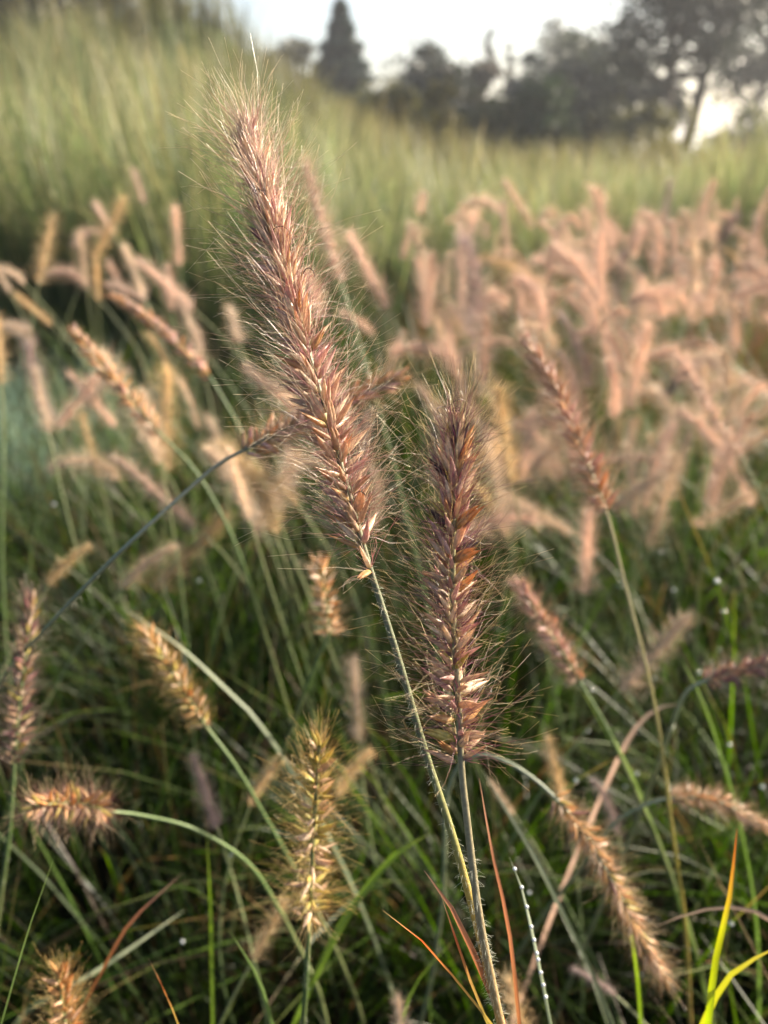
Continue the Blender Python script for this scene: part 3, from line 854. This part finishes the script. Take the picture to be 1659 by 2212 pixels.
MIX = {'tan': [('tan', 5), ('cream', 2), ('orange', 2)], 'pink': [('pink', 5), ('cream', 2), ('tan', 2)], 'gold': [('orange', 4), ('yellow', 3), ('cream', 2)], 'mauve': [('purple', 3), ('pink', 4)]}
for c_ in MIX:
    for bi, b_ in enumerate((0.0, 0.45, 1.1)):
        TEMPL[(c_, bi)] = template(c_, MIX[c_], b_, 300 + bi * 7 + len(c_))

def far_spike(label, base, tip, col, bend, seed, group, stemc='green', fat=1.15, stem_px=()):
    """a spike some way off: stem, spikelets, bristles (meshes of the head shared)"""
    rng = np.random.default_rng(seed)
    ms, mb, e0 = TEMPL[(col, bend)]
    base, tip = np.asarray(base, float), np.asarray(tip, float)
    ch = tip - base
    L = np.linalg.norm(ch)
    zc = ch / L
    # bow: the head leaves the stem more upright than its chord
    up = np.array([0, 0, 1.0]) + 1e-3
    side = up - zc * (up @ zc)
    xx = -side if True else side
    if np.linalg.norm(xx) < .15:
        xx = np.append(rng.normal(size=2), 0); xx = xx - zc * (xx @ zc)
    xx = norm(xx)
    if bend == 0:
        q = norm(rng.normal(size=3)); xx = norm(q - zc * (q @ zc))
    yy = np.cross(zc, xx)
    R = np.stack([xx, yy, zc], 1)
    tan0 = R @ e0
    st = [at(*p) for p in stem_px]
    lower = smooth_path([base] + st, 12) if st else base[None]
    tl = norm(lower[-2] - lower[-1]) if st else tan0
    fall, root = ground_path(lower[-1], tl, rng)
    t = thing('flower_spike', label, 'flower spike', root, group)
    path = np.vstack([lower, fall[1:]]) if st else fall
    V, F, C = stem_mesh(path - root, .0007, .0011, STEMC[stemc], 5, rng, ribs=False)
    link('stem', mesh_from('stem', V, F, C), M_stem, t)
    s = L / .1
    mat = Matrix.LocRotScale(Vector(base - root), Matrix(R.tolist()).to_quaternion(), Vector((s * fat if s < 1 else fat * s ** .5, s * fat if s < 1 else fat * s ** .5, s)))
    for nm, me in (('spikelets', ms), ('bristles', mb)):
        o = bpy.data.objects.new(nm, me)
        COL.objects.link(o)
        o['kind'] = 'stuff'
        o.parent = t
        o.matrix_local = mat
    return t

# spikes one can tell apart in the photograph: tip, base, distance, colour, bow
NAMED = [
    ((300, 565), (418, 668), .95, 'pink', 0, 'rosy spike above the soft pink-orange one on the left'),
    ((1470, 775), (1600, 985), .60, 'pink', 0, 'pale orange-pink spike on a green stem near the right edge', [(1640, 1060, .605), (1690, 1170, .62)]),
    ((1285, 1690), (1335, 1805), .52, 'mauve', 1, 'small mauve-pink spike curling above the drooping orange-brown one'),
    ((1185, 1598), (1217, 1735), .56, 'gold', 0, 'small tan spike standing just above the drooping spike'),
    ((1484, 1335), (1340, 1492), .56, 'tan', 0, 'tan spike slanting right beside the ochre stem'),
    ((1272, 1108), (1263, 1285), .68, 'pink', 0, 'upright pinkish spike right below the pink-tipped one'),
    ((1225, 1145), (1085, 1065), .75, 'tan', 0, 'tan spike slanting down to the right behind the dark purple one'),
    ((1150, 890), (1128, 1040), .80, 'pink', 1, 'rosy tufted spike left of the pink-tipped one'),
    ((1545, 990), (1542, 1125), .95, 'pink', 0, 'short rosy upright spike below the pale orange-pink one'),
    ((1560, 965), (1625, 1095), .95, 'pink', 0, 'slanting rosy spike touching the short rosy upright one'),
    ((1490, 935), (1445, 1075), .90, 'tan', 0, 'fat pale tan spike left of the short rosy upright one'),
    ((1440, 940), (1435, 1050), .98, 'pink', 0, 'dull pink spike overlapped by the fat pale tan one'),
    ((1355, 960), (1370, 1120), .75, 'tan', 1, 'greyish tan spike just right of the pink-tipped one\'s base'),
    ((190, 1180), (105, 1265), .52, 'gold', 1, 'ragged orange spike above the dusky mauve one'),
    ((208, 818), (122, 925), .80, 'pink', 0, 'pink spike leaning right in front of the mint clump', [(110, 980, .8), (85, 1100, .81)]),
    ((78, 800), (105, 935), .75, 'tan', 0, 'dull tan spike beside the pink one in front of the mint clump'),
    ((765, 1430), (776, 1605), .62, 'tan', 0, 'upright tan spike between the tall stem and the yellow-green spike'),
    ((495, 975), (540, 1125), .60, 'tan', 0, 'blurred tan spike under the slanting blue-grey stem'),
    ((-4, 690), (4, 830), .62, 'gold', 0, 'orange spike cut by the left edge above its pale straight stem', [(8, 950, .625), (5, 1120, .635)]),
    ((378, 1180), (265, 1270), .62, 'tan', 1, 'faint tan spike lying under the slanting blue-grey stem'),
    ((310, 850), (345, 1000), .68, 'tan', 0, 'tan spike behind the orange-tan leaning one'),
    ((605, 1640), (540, 1740), .50, 'gold', 1, 'ragged orange spike touching the left of the yellow-green one'),
    ((420, 1640), (470, 1790), .52, 'mauve', 0, 'dull brown spike behind the arched stem at lower left'),
    ((800, 1625), (730, 1720), .55, 'gold', 1, 'small orange-brown tuft right of the yellow-green spike'),
    ((615, 1950), (545, 2075), .46, 'gold', 0, 'dim pale spike under the yellow-green one'),
    ((1240, 2095), (1330, 2150), .46, 'mauve', 1, 'dim mauve spike at the bottom beneath the drooping one'),
    ((1100, 2120), (1150, 2290), .36, 'gold', 0, 'straw-coloured bristly spike cut by the bottom edge beside the joined stems'),
    ((860, 2160), (880, 2330), .36, 'tan', 0, 'pale bristly spike peeping over the bottom edge'),
    ((1060, 1690), (1110, 1760), .62, 'tan', 0, 'blurred cream spike right of the dark spike\'s hairy stem'),
    ((660, 360), (738, 610), .62, 'pink', 0, 'long faint pink spike right of the tall spike\'s head'),
    ((755, 510), (838, 665), .85, 'pink', 0, 'faint pink spike right of the long faint pink one'),
    ((115, 472), (83, 612), 1.15, 'gold', 0, 'straight tan spike standing against the dark gap at left'),
    ((172, 505), (186, 612), 1.25, 'tan', 0, 'upright tan spike second from the straight one at left'),
    ((268, 432), (200, 560), 1.2, 'gold', 0, 'long tan spike leaning right above the dark gap'),
    ((205, 440), (245, 505), 1.4, 'pink', 0, 'small pink spike crossing behind the long right-leaning one'),
    ((208, 560), (212, 650), 1.25, 'gold', 0, 'small tan spike under the long right-leaning one'),
    ((288, 368), (312, 440), 1.6, 'pink', 0, 'lone pink spike reaching high before the green slope'),
    ((268, 535), (312, 640), 1.2, 'tan', 0, 'thin tan spike left of the rosy one'),
    ((35, 638), (112, 702), 1.1, 'gold', 0, 'small tan spike leaning left at the edge of the dark gap'),
    ((-12, 575), (22, 632), 1.3, 'tan', 0, 'tan spike tip cut by the left edge beside the dark gap'),
    ((-20, 700), (70, 712), 1.2, 'pink', 0, 'level pink spike at the left edge below the dark gap'),
    ((378, 452), (388, 575), 1.35, 'pink', 0, 'upright pink spike seen through the tall spike\'s left bristles'),
    ((232, 615), (315, 650), 1.0, 'pink', 1, 'pink spike drooping left above the soft pink-orange one'),
    ((1028, 458), (985, 580), 1.6, 'pink', 0, 'pink spike leaning right under the peak of the far spikes'),
    ((1092, 395), (1152, 492), 1.7, 'pink', 0, 'pink spike forming the peak of the far spikes'),
    ((1085, 440), (1098, 560), 1.65, 'pink', 0, 'thin upright pink spike just under the peak of the far spikes'),
    ((1168, 480), (1225, 550), 1.7, 'pink', 1, 'curved pink spike right of the peak of the far spikes'),
    ((1262, 455), (1295, 590), 1.6, 'pink', 0, 'long pink spike right of the curved one in the far mass'),
    ((1195, 555), (1308, 640), 1.5, 'pink', 1, 'long arched pink spike across the middle of the far mass'),
    ((1168, 612), (1030, 558), 1.35, 'gold', 1, 'brightly lit golden spike bending right in the far mass'),
    ((905, 565), (928, 690), 1.4, 'pink', 0, 'upright tan-pink spike at the left end of the far mass'),
    ((998, 500), (1000, 690), 1.3, 'pink', 0, 'tall straight spike beside the left end of the far mass'),
    ((890, 490), (868, 560), 1.9, 'pink', 0, 'small faint spike high before the green at centre'),
    ((1540, 400), (1478, 540), 1.5, 'pink', 0, 'bright pink spike standing high at far right'),
    ((1448, 395), (1428, 505), 1.9, 'mauve', 0, 'dull mauve spike left of the high bright pink one'),
    ((1505, 545), (1500, 700), 1.3, 'tan', 0, 'pale upright spike under the high bright pink one'),
    ((1385, 665), (1310, 760), 1.15, 'tan', 2, 'strongly arched cream spike in the right of the far mass'),
    ((1659, 635), (1560, 660), 1.3, 'pink', 2, 'arched pink spike running off the right edge'),
]
for i, e in enumerate(NAMED):
    (tp, bp, d, c, b, lab) = e[:6]
    far_spike(lab, at(*bp, d), at(*tp, d * (1.0 + .02 * math.sin(i * 2.1))), c, b, 1000 + i, 'fountain grass spikes one can tell apart', stem_px=e[6] if len(e) > 6 else ())

# the crowd of spikes farther back
def crowd():
    rng = np.random.default_rng(77)
    n = 0
    tries = 0
    while n < 178 and tries < 5000:
        tries += 1
        y = .78 + 2.2 * rng.random() ** 1.25
        x = rng.uniform(-.50 * y - .03, .50 * y + .03)
        if x < 0.05 * y and rng.random() > (.16 if y < 1.5 else .03):
            continue
        if y > 2.35 + 0.6 * float(sstep(-.6, .5, x)):
            continue
        h = rng.uniform(.42, .66) - .03 * (y > 2.2)
        L = rng.uniform(.055, .108)
        az = rng.normal(math.pi, .9) if rng.random() < .6 else rng.uniform(0, 6.28)
        ph = abs(rng.normal(.45, .35))
        b = int(rng.choice([0, 1, 2], p=[.24, .43, .33]))
        if b == 2:
            ph = rng.uniform(1.0, 1.9)
        d = np.array([math.sin(ph) * math.cos(az), math.sin(ph) * math.sin(az), math.cos(ph)])
        base = np.array([x, y, h])
        P = np.stack([base, base + d * L])[None]
        dd, a, u = cam_depth(P[0])
        if dd.min() < .6:
            continue
        c = str(rng.choice(['pink', 'tan', 'gold', 'mauve'], p=[.66, .24, .04, .06]))
        right = x > 0.05 * y
        side_ = 'left' if d[0] < -.15 else ('right' if d[0] > .15 else '')
        shape = {'pink': 'pink', 'tan': 'tan', 'gold': 'golden', 'mauve': 'mauve'}[c] + (' arching spike' if b == 2 else ' spike') + (' leaning ' + side_ if side_ else ' standing upright')
        q = x / y
        where = 'at the right edge' if q > .43 else 'near the right edge' if q > .36 else 'below the high bright pink spike' if q > .29 else 'right of the pink-tipped spike' if q > .2 else 'between the dark purple and pink-tipped spikes' if q > .05 else 'behind the tall spike' if q > -.2 else 'at the left edge'
        if y > 1.75:
            lab = shape + ' far back ' + where
            grp = 'far spikes of the right-hand mass' if right else 'far spikes on the left'
        else:
            lab = shape + (' in front rows ' if y < 1.25 else ' in middle rows ') + where
            grp = 'nearer rows of spikes on the right' if right else 'middle rows of spikes on the left'
        far_spike(lab, base, base + d * L, c, b, 3000 + n, grp, fat=rng.uniform(1.0, 1.75))
        n += 1
crowd()

def middle_crowd():
    rng = np.random.default_rng(78)
    n = 0
    while n < 46:
        left = n < 26
        y = rng.uniform(.55, 1.0)
        x = rng.uniform(-.50, -.02) * y if left else rng.uniform(.04, .50) * y
        h = rng.uniform(.40, .56)
        ph, az = abs(rng.normal(.6, .35)), (rng.normal(math.pi, .8) if rng.random() < .7 else rng.normal(0, .8))
        b = int(rng.choice([0, 1, 2], p=[.5, .35, .15]))
        d = np.array([math.sin(ph) * math.cos(az), math.sin(ph) * math.sin(az), math.cos(ph)])
        base = np.array([x, y, h])
        L = rng.uniform(.06, .10)
        if cam_depth(np.stack([base, base + d * L]))[0].min() < .55:
            continue
        c = str(rng.choice(['tan', 'gold', 'pink', 'mauve'], p=[.5, .2, .2, .1]))
        side_ = 'left' if d[0] < -.15 else ('right' if d[0] > .15 else '')
        lab = 'low blurred ' + {'pink': 'pink', 'tan': 'tan', 'gold': 'golden', 'mauve': 'mauve'}[c] + (' arching spike' if b == 2 else ' spike') + (' leaning ' + side_ if side_ else ' standing upright')
        q = x / y
        lab += ' among leaves ' + ('at the left edge' if q < -.33 else 'left of the slanting plume' if q < -.18 else 'behind the tall spike\'s stem' if q < 0 else 'right of the dark purple spike' if q < .25 else 'right of the ochre stem')
        far_spike(lab, base, base + d * L, c, b, 5000 + n, 'low blurred spikes among the leaves', fat=rng.uniform(.95, 1.4))
        n += 1
middle_crowd()

# ------------------------------------------------------------------ blades one can tell apart
GREEN = [(0, (0.10, 0.15, 0.03)), (.6, (0.20, 0.30, 0.04)), (1, (0.26, 0.30, 0.06))]
YELLOW = [(0, (0.20, 0.22, 0.03)), (.6, (0.34, 0.34, 0.05)), (1, (0.40, 0.32, 0.08))]
REDTIP = [(0, (0.24, 0.20, 0.06)), (.45, (0.28, 0.17, 0.07)), (.75, (0.36, 0.10, 0.06)), (.93, (0.42, 0.08, 0.05)), (1, (0.55, 0.38, 0.2))]
RUST = [(0, (0.22, 0.10, 0.05)), (.6, (0.28, 0.13, 0.08)), (1, (0.22, 0.14, 0.10))]
PALE = [(0, (0.17, 0.20, 0.12)), (1, (0.32, 0.34, 0.24))]
PINKP = [(0, (0.40, 0.28, 0.22)), (1, (0.34, 0.26, 0.20))]
DGREEN = [(0, (0.07, 0.11, 0.03)), (1, (0.12, 0.17, 0.05))]
GREDTIP = [(0, (0.22, 0.30, 0.03)), (.55, (0.30, 0.32, 0.04)), (.75, (0.34, 0.2, 0.05)), (1, (0.36, 0.10, 0.05))]
BLADES = [   # waypoints foot -> tip
    ([(1525, 2260, .31), (1545, 2080, .305), (1576, 1940, .30), (1592, 1790, .30)], .0013, GREDTIP, 'bright green blade with red tip standing at bottom right'),
    ([(1490, 2280, .32), (1570, 2115, .31), (1690, 2040, .30)], .0013, YELLOW, 'yellow-green blade crossing out of the bottom right corner'),
    ([(1085, 2240, .232), (985, 2115, .225), (905, 2025, .22), (826, 1966, .218)], .0010, REDTIP, 'red-tipped blade arching left from the joined stems'),
    ([(1075, 2180, .238), (1035, 2085, .235), (975, 1960, .233), (916, 1880, .232)], .0010, RUST, 'straight rust-pink blade leaning left beside the joined stems'),
    ([(1062, 2230, .236), (1020, 2130, .232), (982, 2020, .23), (953, 1935, .228)], .0006, REDTIP, 'thin dark red blade between the other two leaning ones'),
    ([(1125, 2240, .27), (1100, 2010, .265), (1065, 1850, .262), (1035, 1680, .26)], .0007, RUST, 'rust-brown blade rising behind the hairy stem'),
    ([(5, 2200, .29), (60, 2010, .28), (118, 1850, .275)], .0010, DGREEN, 'dark green blade slanting at the lower left'),
    ([(458, 2100, .42), (455, 1960, .42), (447, 1800, .42)], .0012, GREEN, 'upright green blade left of the yellow-green spike'),
    ([(400, 2250, .30), (365, 2160, .295), (320, 2068, .29)], .0007, REDTIP, 'short red-orange blade at the bottom left'),
    ([(600, 2260, .34), (560, 2120, .33), (495, 2010, .32)], .0009, DGREEN, 'olive blade leaning left at the bottom'),
    ([(225, 2090, .37), (276, 2000, .365), (335, 1940, .365), (395, 1885, .37)], .0008, RUST, 'brown leaning blade in the dark lower left'),
    ([(1405, 1780, .50), (1350, 1650, .50), (1290, 1545, .50), (1255, 1490, .50)], .0022, GREEN, 'broad bright green blade in the right middle'),
    ([(1700, 2010, .37), (1620, 1965, .365), (1540, 1962, .36), (1470, 1980, .36), (1408, 2005, .36)], .0009, PINKP, 'pale pinkish arched stalk behind the drooping spike'),
    ([(1185, 2190, .29), (1165, 2090, .287), (1130, 1930, .285), (1100, 1850, .283)], .0008, PALE, 'pale blade strung with dew drops near the bottom'),
    ([(1240, 2020, .40), (1160, 1860, .395), (1100, 1760, .39), (1040, 1660, .385)], .0010, PALE, 'long pale green blade right of the hairy stem'),
    ([(1340, 1630, .52), (1375, 1570, .52), (1420, 1530, .52), (1470, 1520, .52)], .0014, PINKP, 'pale stalk curving over on the right'),
    ([(860, 2230, .40), (900, 2120, .40), (1000, 2010, .40)], .0017, GREEN, 'green blade low in the middle beneath the spikes'),
    ([(60, 2180, .5), (220, 2090, .48), (400, 1965, .46)], .0013, PALE, 'grey-green blade slanting up through the dark lower left'),
    ([(1385, 2230, .40), (1378, 2120, .40), (1360, 1990, .40)], .0012, GREEN, 'green blade under the drooping spike\'s tip'),
    ([(560, 1560, .52), (480, 1480, .52), (380, 1390, .52), (260, 1310, .52)], .0013, PALE, 'long pale blade slanting behind the short golden spike'),
    ([(1560, 1640, .5), (1520, 1520, .5), (1470, 1420, .5)], .0016, DGREEN, 'dark green blade near the right edge'),
    ([(760, 1960, .42), (850, 1850, .42), (930, 1800, .42)], .0018, GREEN, 'bright blade between the yellow-green spike and the sharp stems'),
]
blade_paths = []
for i, (wp, w, stops, lab) in enumerate(BLADES):
    rng = np.random.default_rng(900 + i)
    pts = [at(*p) for p in wp]
    up = smooth_path(pts, 26)
    if lab.startswith(('pale pinkish arched', 'pale stalk', 'long pale blade slanting', 'bright blade between', 'grey-green blade')):
        fall, root = ground_path(up[0], norm(norm(up[1] - up[0]) + np.array([0, 0, .4])), rng, .02)
    else:
        fall, root = ground_path(up[0], norm(up[1] - up[0]), rng, .02)
    path = smooth_path(np.vstack([fall[::-1], up[1:]])[::2], 46)
    blade_paths.append(up)
    t = np.linspace(0, 1, 46)
    ln = lambda q: np.linalg.norm(np.diff(q, axis=0), axis=1).sum()
    f = ln(fall) / (ln(fall) + ln(up))
    s = np.clip((t - f) / (1 - f), 0, 1)
    Wd = w * np.clip(1 - s ** 3, 0.04, 1)
    side = norm(np.cross(norm(path[-1] - path[0]), at(829, 1106, .3) - CAM) + rng.normal(0, .25, 3))
    tw = side + np.cross(side, norm(path[-1] - path[0])) * np.linspace(-.4, .4, 46)[:, None] * rng.normal()
    C = ramp(stops, s) * np.clip(rng.normal(1, .13, (46, 1)), .6, 1.35)
    V, F, CC = ribbons(path[None] - root, Wd[None], tw[None], C[None], fold=.45)
    o = link('grass_blade', mesh_from('grass_blade', V, F, CC), M_leaf)
    o.location = root
    o['label'] = lab; o['category'] = 'grass blade'; o['group'] = 'single blades near the lens'

# ------------------------------------------------------------------ dew drops
def sphere_mesh():
    V, F = [], []
    n, m = 12, 8
    for i in range(m + 1):
        a = math.pi * i / m
        for j in range(n):
            b = 2 * math.pi * j / n
            V.append((math.sin(a) * math.cos(b), math.sin(a) * math.sin(b), math.cos(a) * (1.0 if i < m / 2 else .8)))
    for i in range(m):
        for j in range(n):
            F.append((i * n + j, i * n + (j + 1) % n, (i + 1) * n + (j + 1) % n, (i + 1) * n + j))
    return mesh_from('dew_drop', np.array(V), np.array(F))
DEW = sphere_mesh()
DEW.materials.append(dew_mat())
def dew(p, r, label, group):
    o = link('dew_drop', DEW, None)
    o.location = [float(v) for v in p]
    o.scale = (r, r, r)
    o['label'] = label; o['category'] = 'dew drop'; o['group'] = group
for f in (.12, .22, .30, .36, .43, .50, .58, .68, .80, .92):
    p = blade_paths[13][int(f * 25)]
    dew(p + np.array([0, -.0008, .0006]), .00075, 'dew drop in the row strung along a pale blade', 'dew drops along the pale blade')
LP = np.concatenate(LEAF_PTS)
LD, _a, _u = cam_depth(LP)
LX, LY = CX + FOC * _a / LD, CY - FOC * _u / LD
for (px, py, d, r, lab) in [(1111, 1832, .33, .0013, 'brightest dew drop hanging alone right of the hairy stem'),
                            (1147, 1580, .40, .0012, 'dew drop at the end of a pale blade right of the dark spike'),
                            (1540, 1335, .55, .0017, 'right-hand one of two bright dew drops touching each other'),
                            (1510, 1342, .55, .0016, 'left-hand one of two bright dew drops touching each other'),
                            (1515, 1395, .55, .0013, 'dew drop just below the two touching drops'),
                            (1458, 1288, .6, .0014, 'dew drop left of the two touching drops'),
                            (1370, 474, 2.2, .004, 'glinting drop in the far green right of the peak spikes'),
                            (1410, 560, 2.0, .004, 'faint glinting drop below the one in the far green'),
                            (1648, 880, 1.0, .0025, 'dew drop at the right edge beside the pale orange-pink spike'),
                            (10, 1074, .62, .0016, 'dew drop on the pale straight stem at the left edge'),
                            (424, 978, .6, .0013, 'dew drop left of the half-hidden plume'),
                            (402, 1132, .6, .0013, 'dew drop under the slanting blue-grey stem'),
                            (450, 1248, .6, .0014, 'dew drop above the short golden spike'),
                            (1380, 1655, .5, .0012, 'dew drop above the drooping spike near the ochre stem'),
                            (1505, 1605, .48, .0012, 'upper dew drop above the furry level spike'),
                            (1520, 1680, .48, .0012, 'lower dew drop above the furry level spike'),
                            (469, 1821, .41, .0010, 'dew drop on the arched stem at lower left'),
                            (508, 2055, .40, .0010, 'dew drop in the dark at the bottom left'),
                            (1150, 1950, .38, .0009, 'dew drop beside the drop-strung blade'),
                            (1545, 1970, .36, .0012, 'drop on the pale pinkish arched stalk')]:
    j = np.argmin(np.where((LD > d * .75) & (LD < d * 1.35), np.hypot(LX - px, LY - py), 1e9))   # the leaf it clings to
    dew(LP[j] + np.array([0, -.5 * r, .3 * r]), r * 1.15, lab, 'single dew drops')

rng = np.random.default_rng(4242)
sel = np.flatnonzero((LD > .45) & (LD < 1.1) & (LX > 1230) & (LX < 1655) & (LY > 850) & (LY < 1750) & (LP[:, 2] > .27))
for j in rng.choice(sel, 26, replace=False):
    r_ = rng.uniform(.0010, .0019)
    dew(LP[j] + np.array([0, -.5 * r_, .3 * r_]), r_, 'tiny dew drop glinting on the leaves right of the ochre stem' if LX[j] > 1420 else 'tiny dew drop glinting on the leaves left of the ochre stem', 'dew drops on the right-hand leaves')
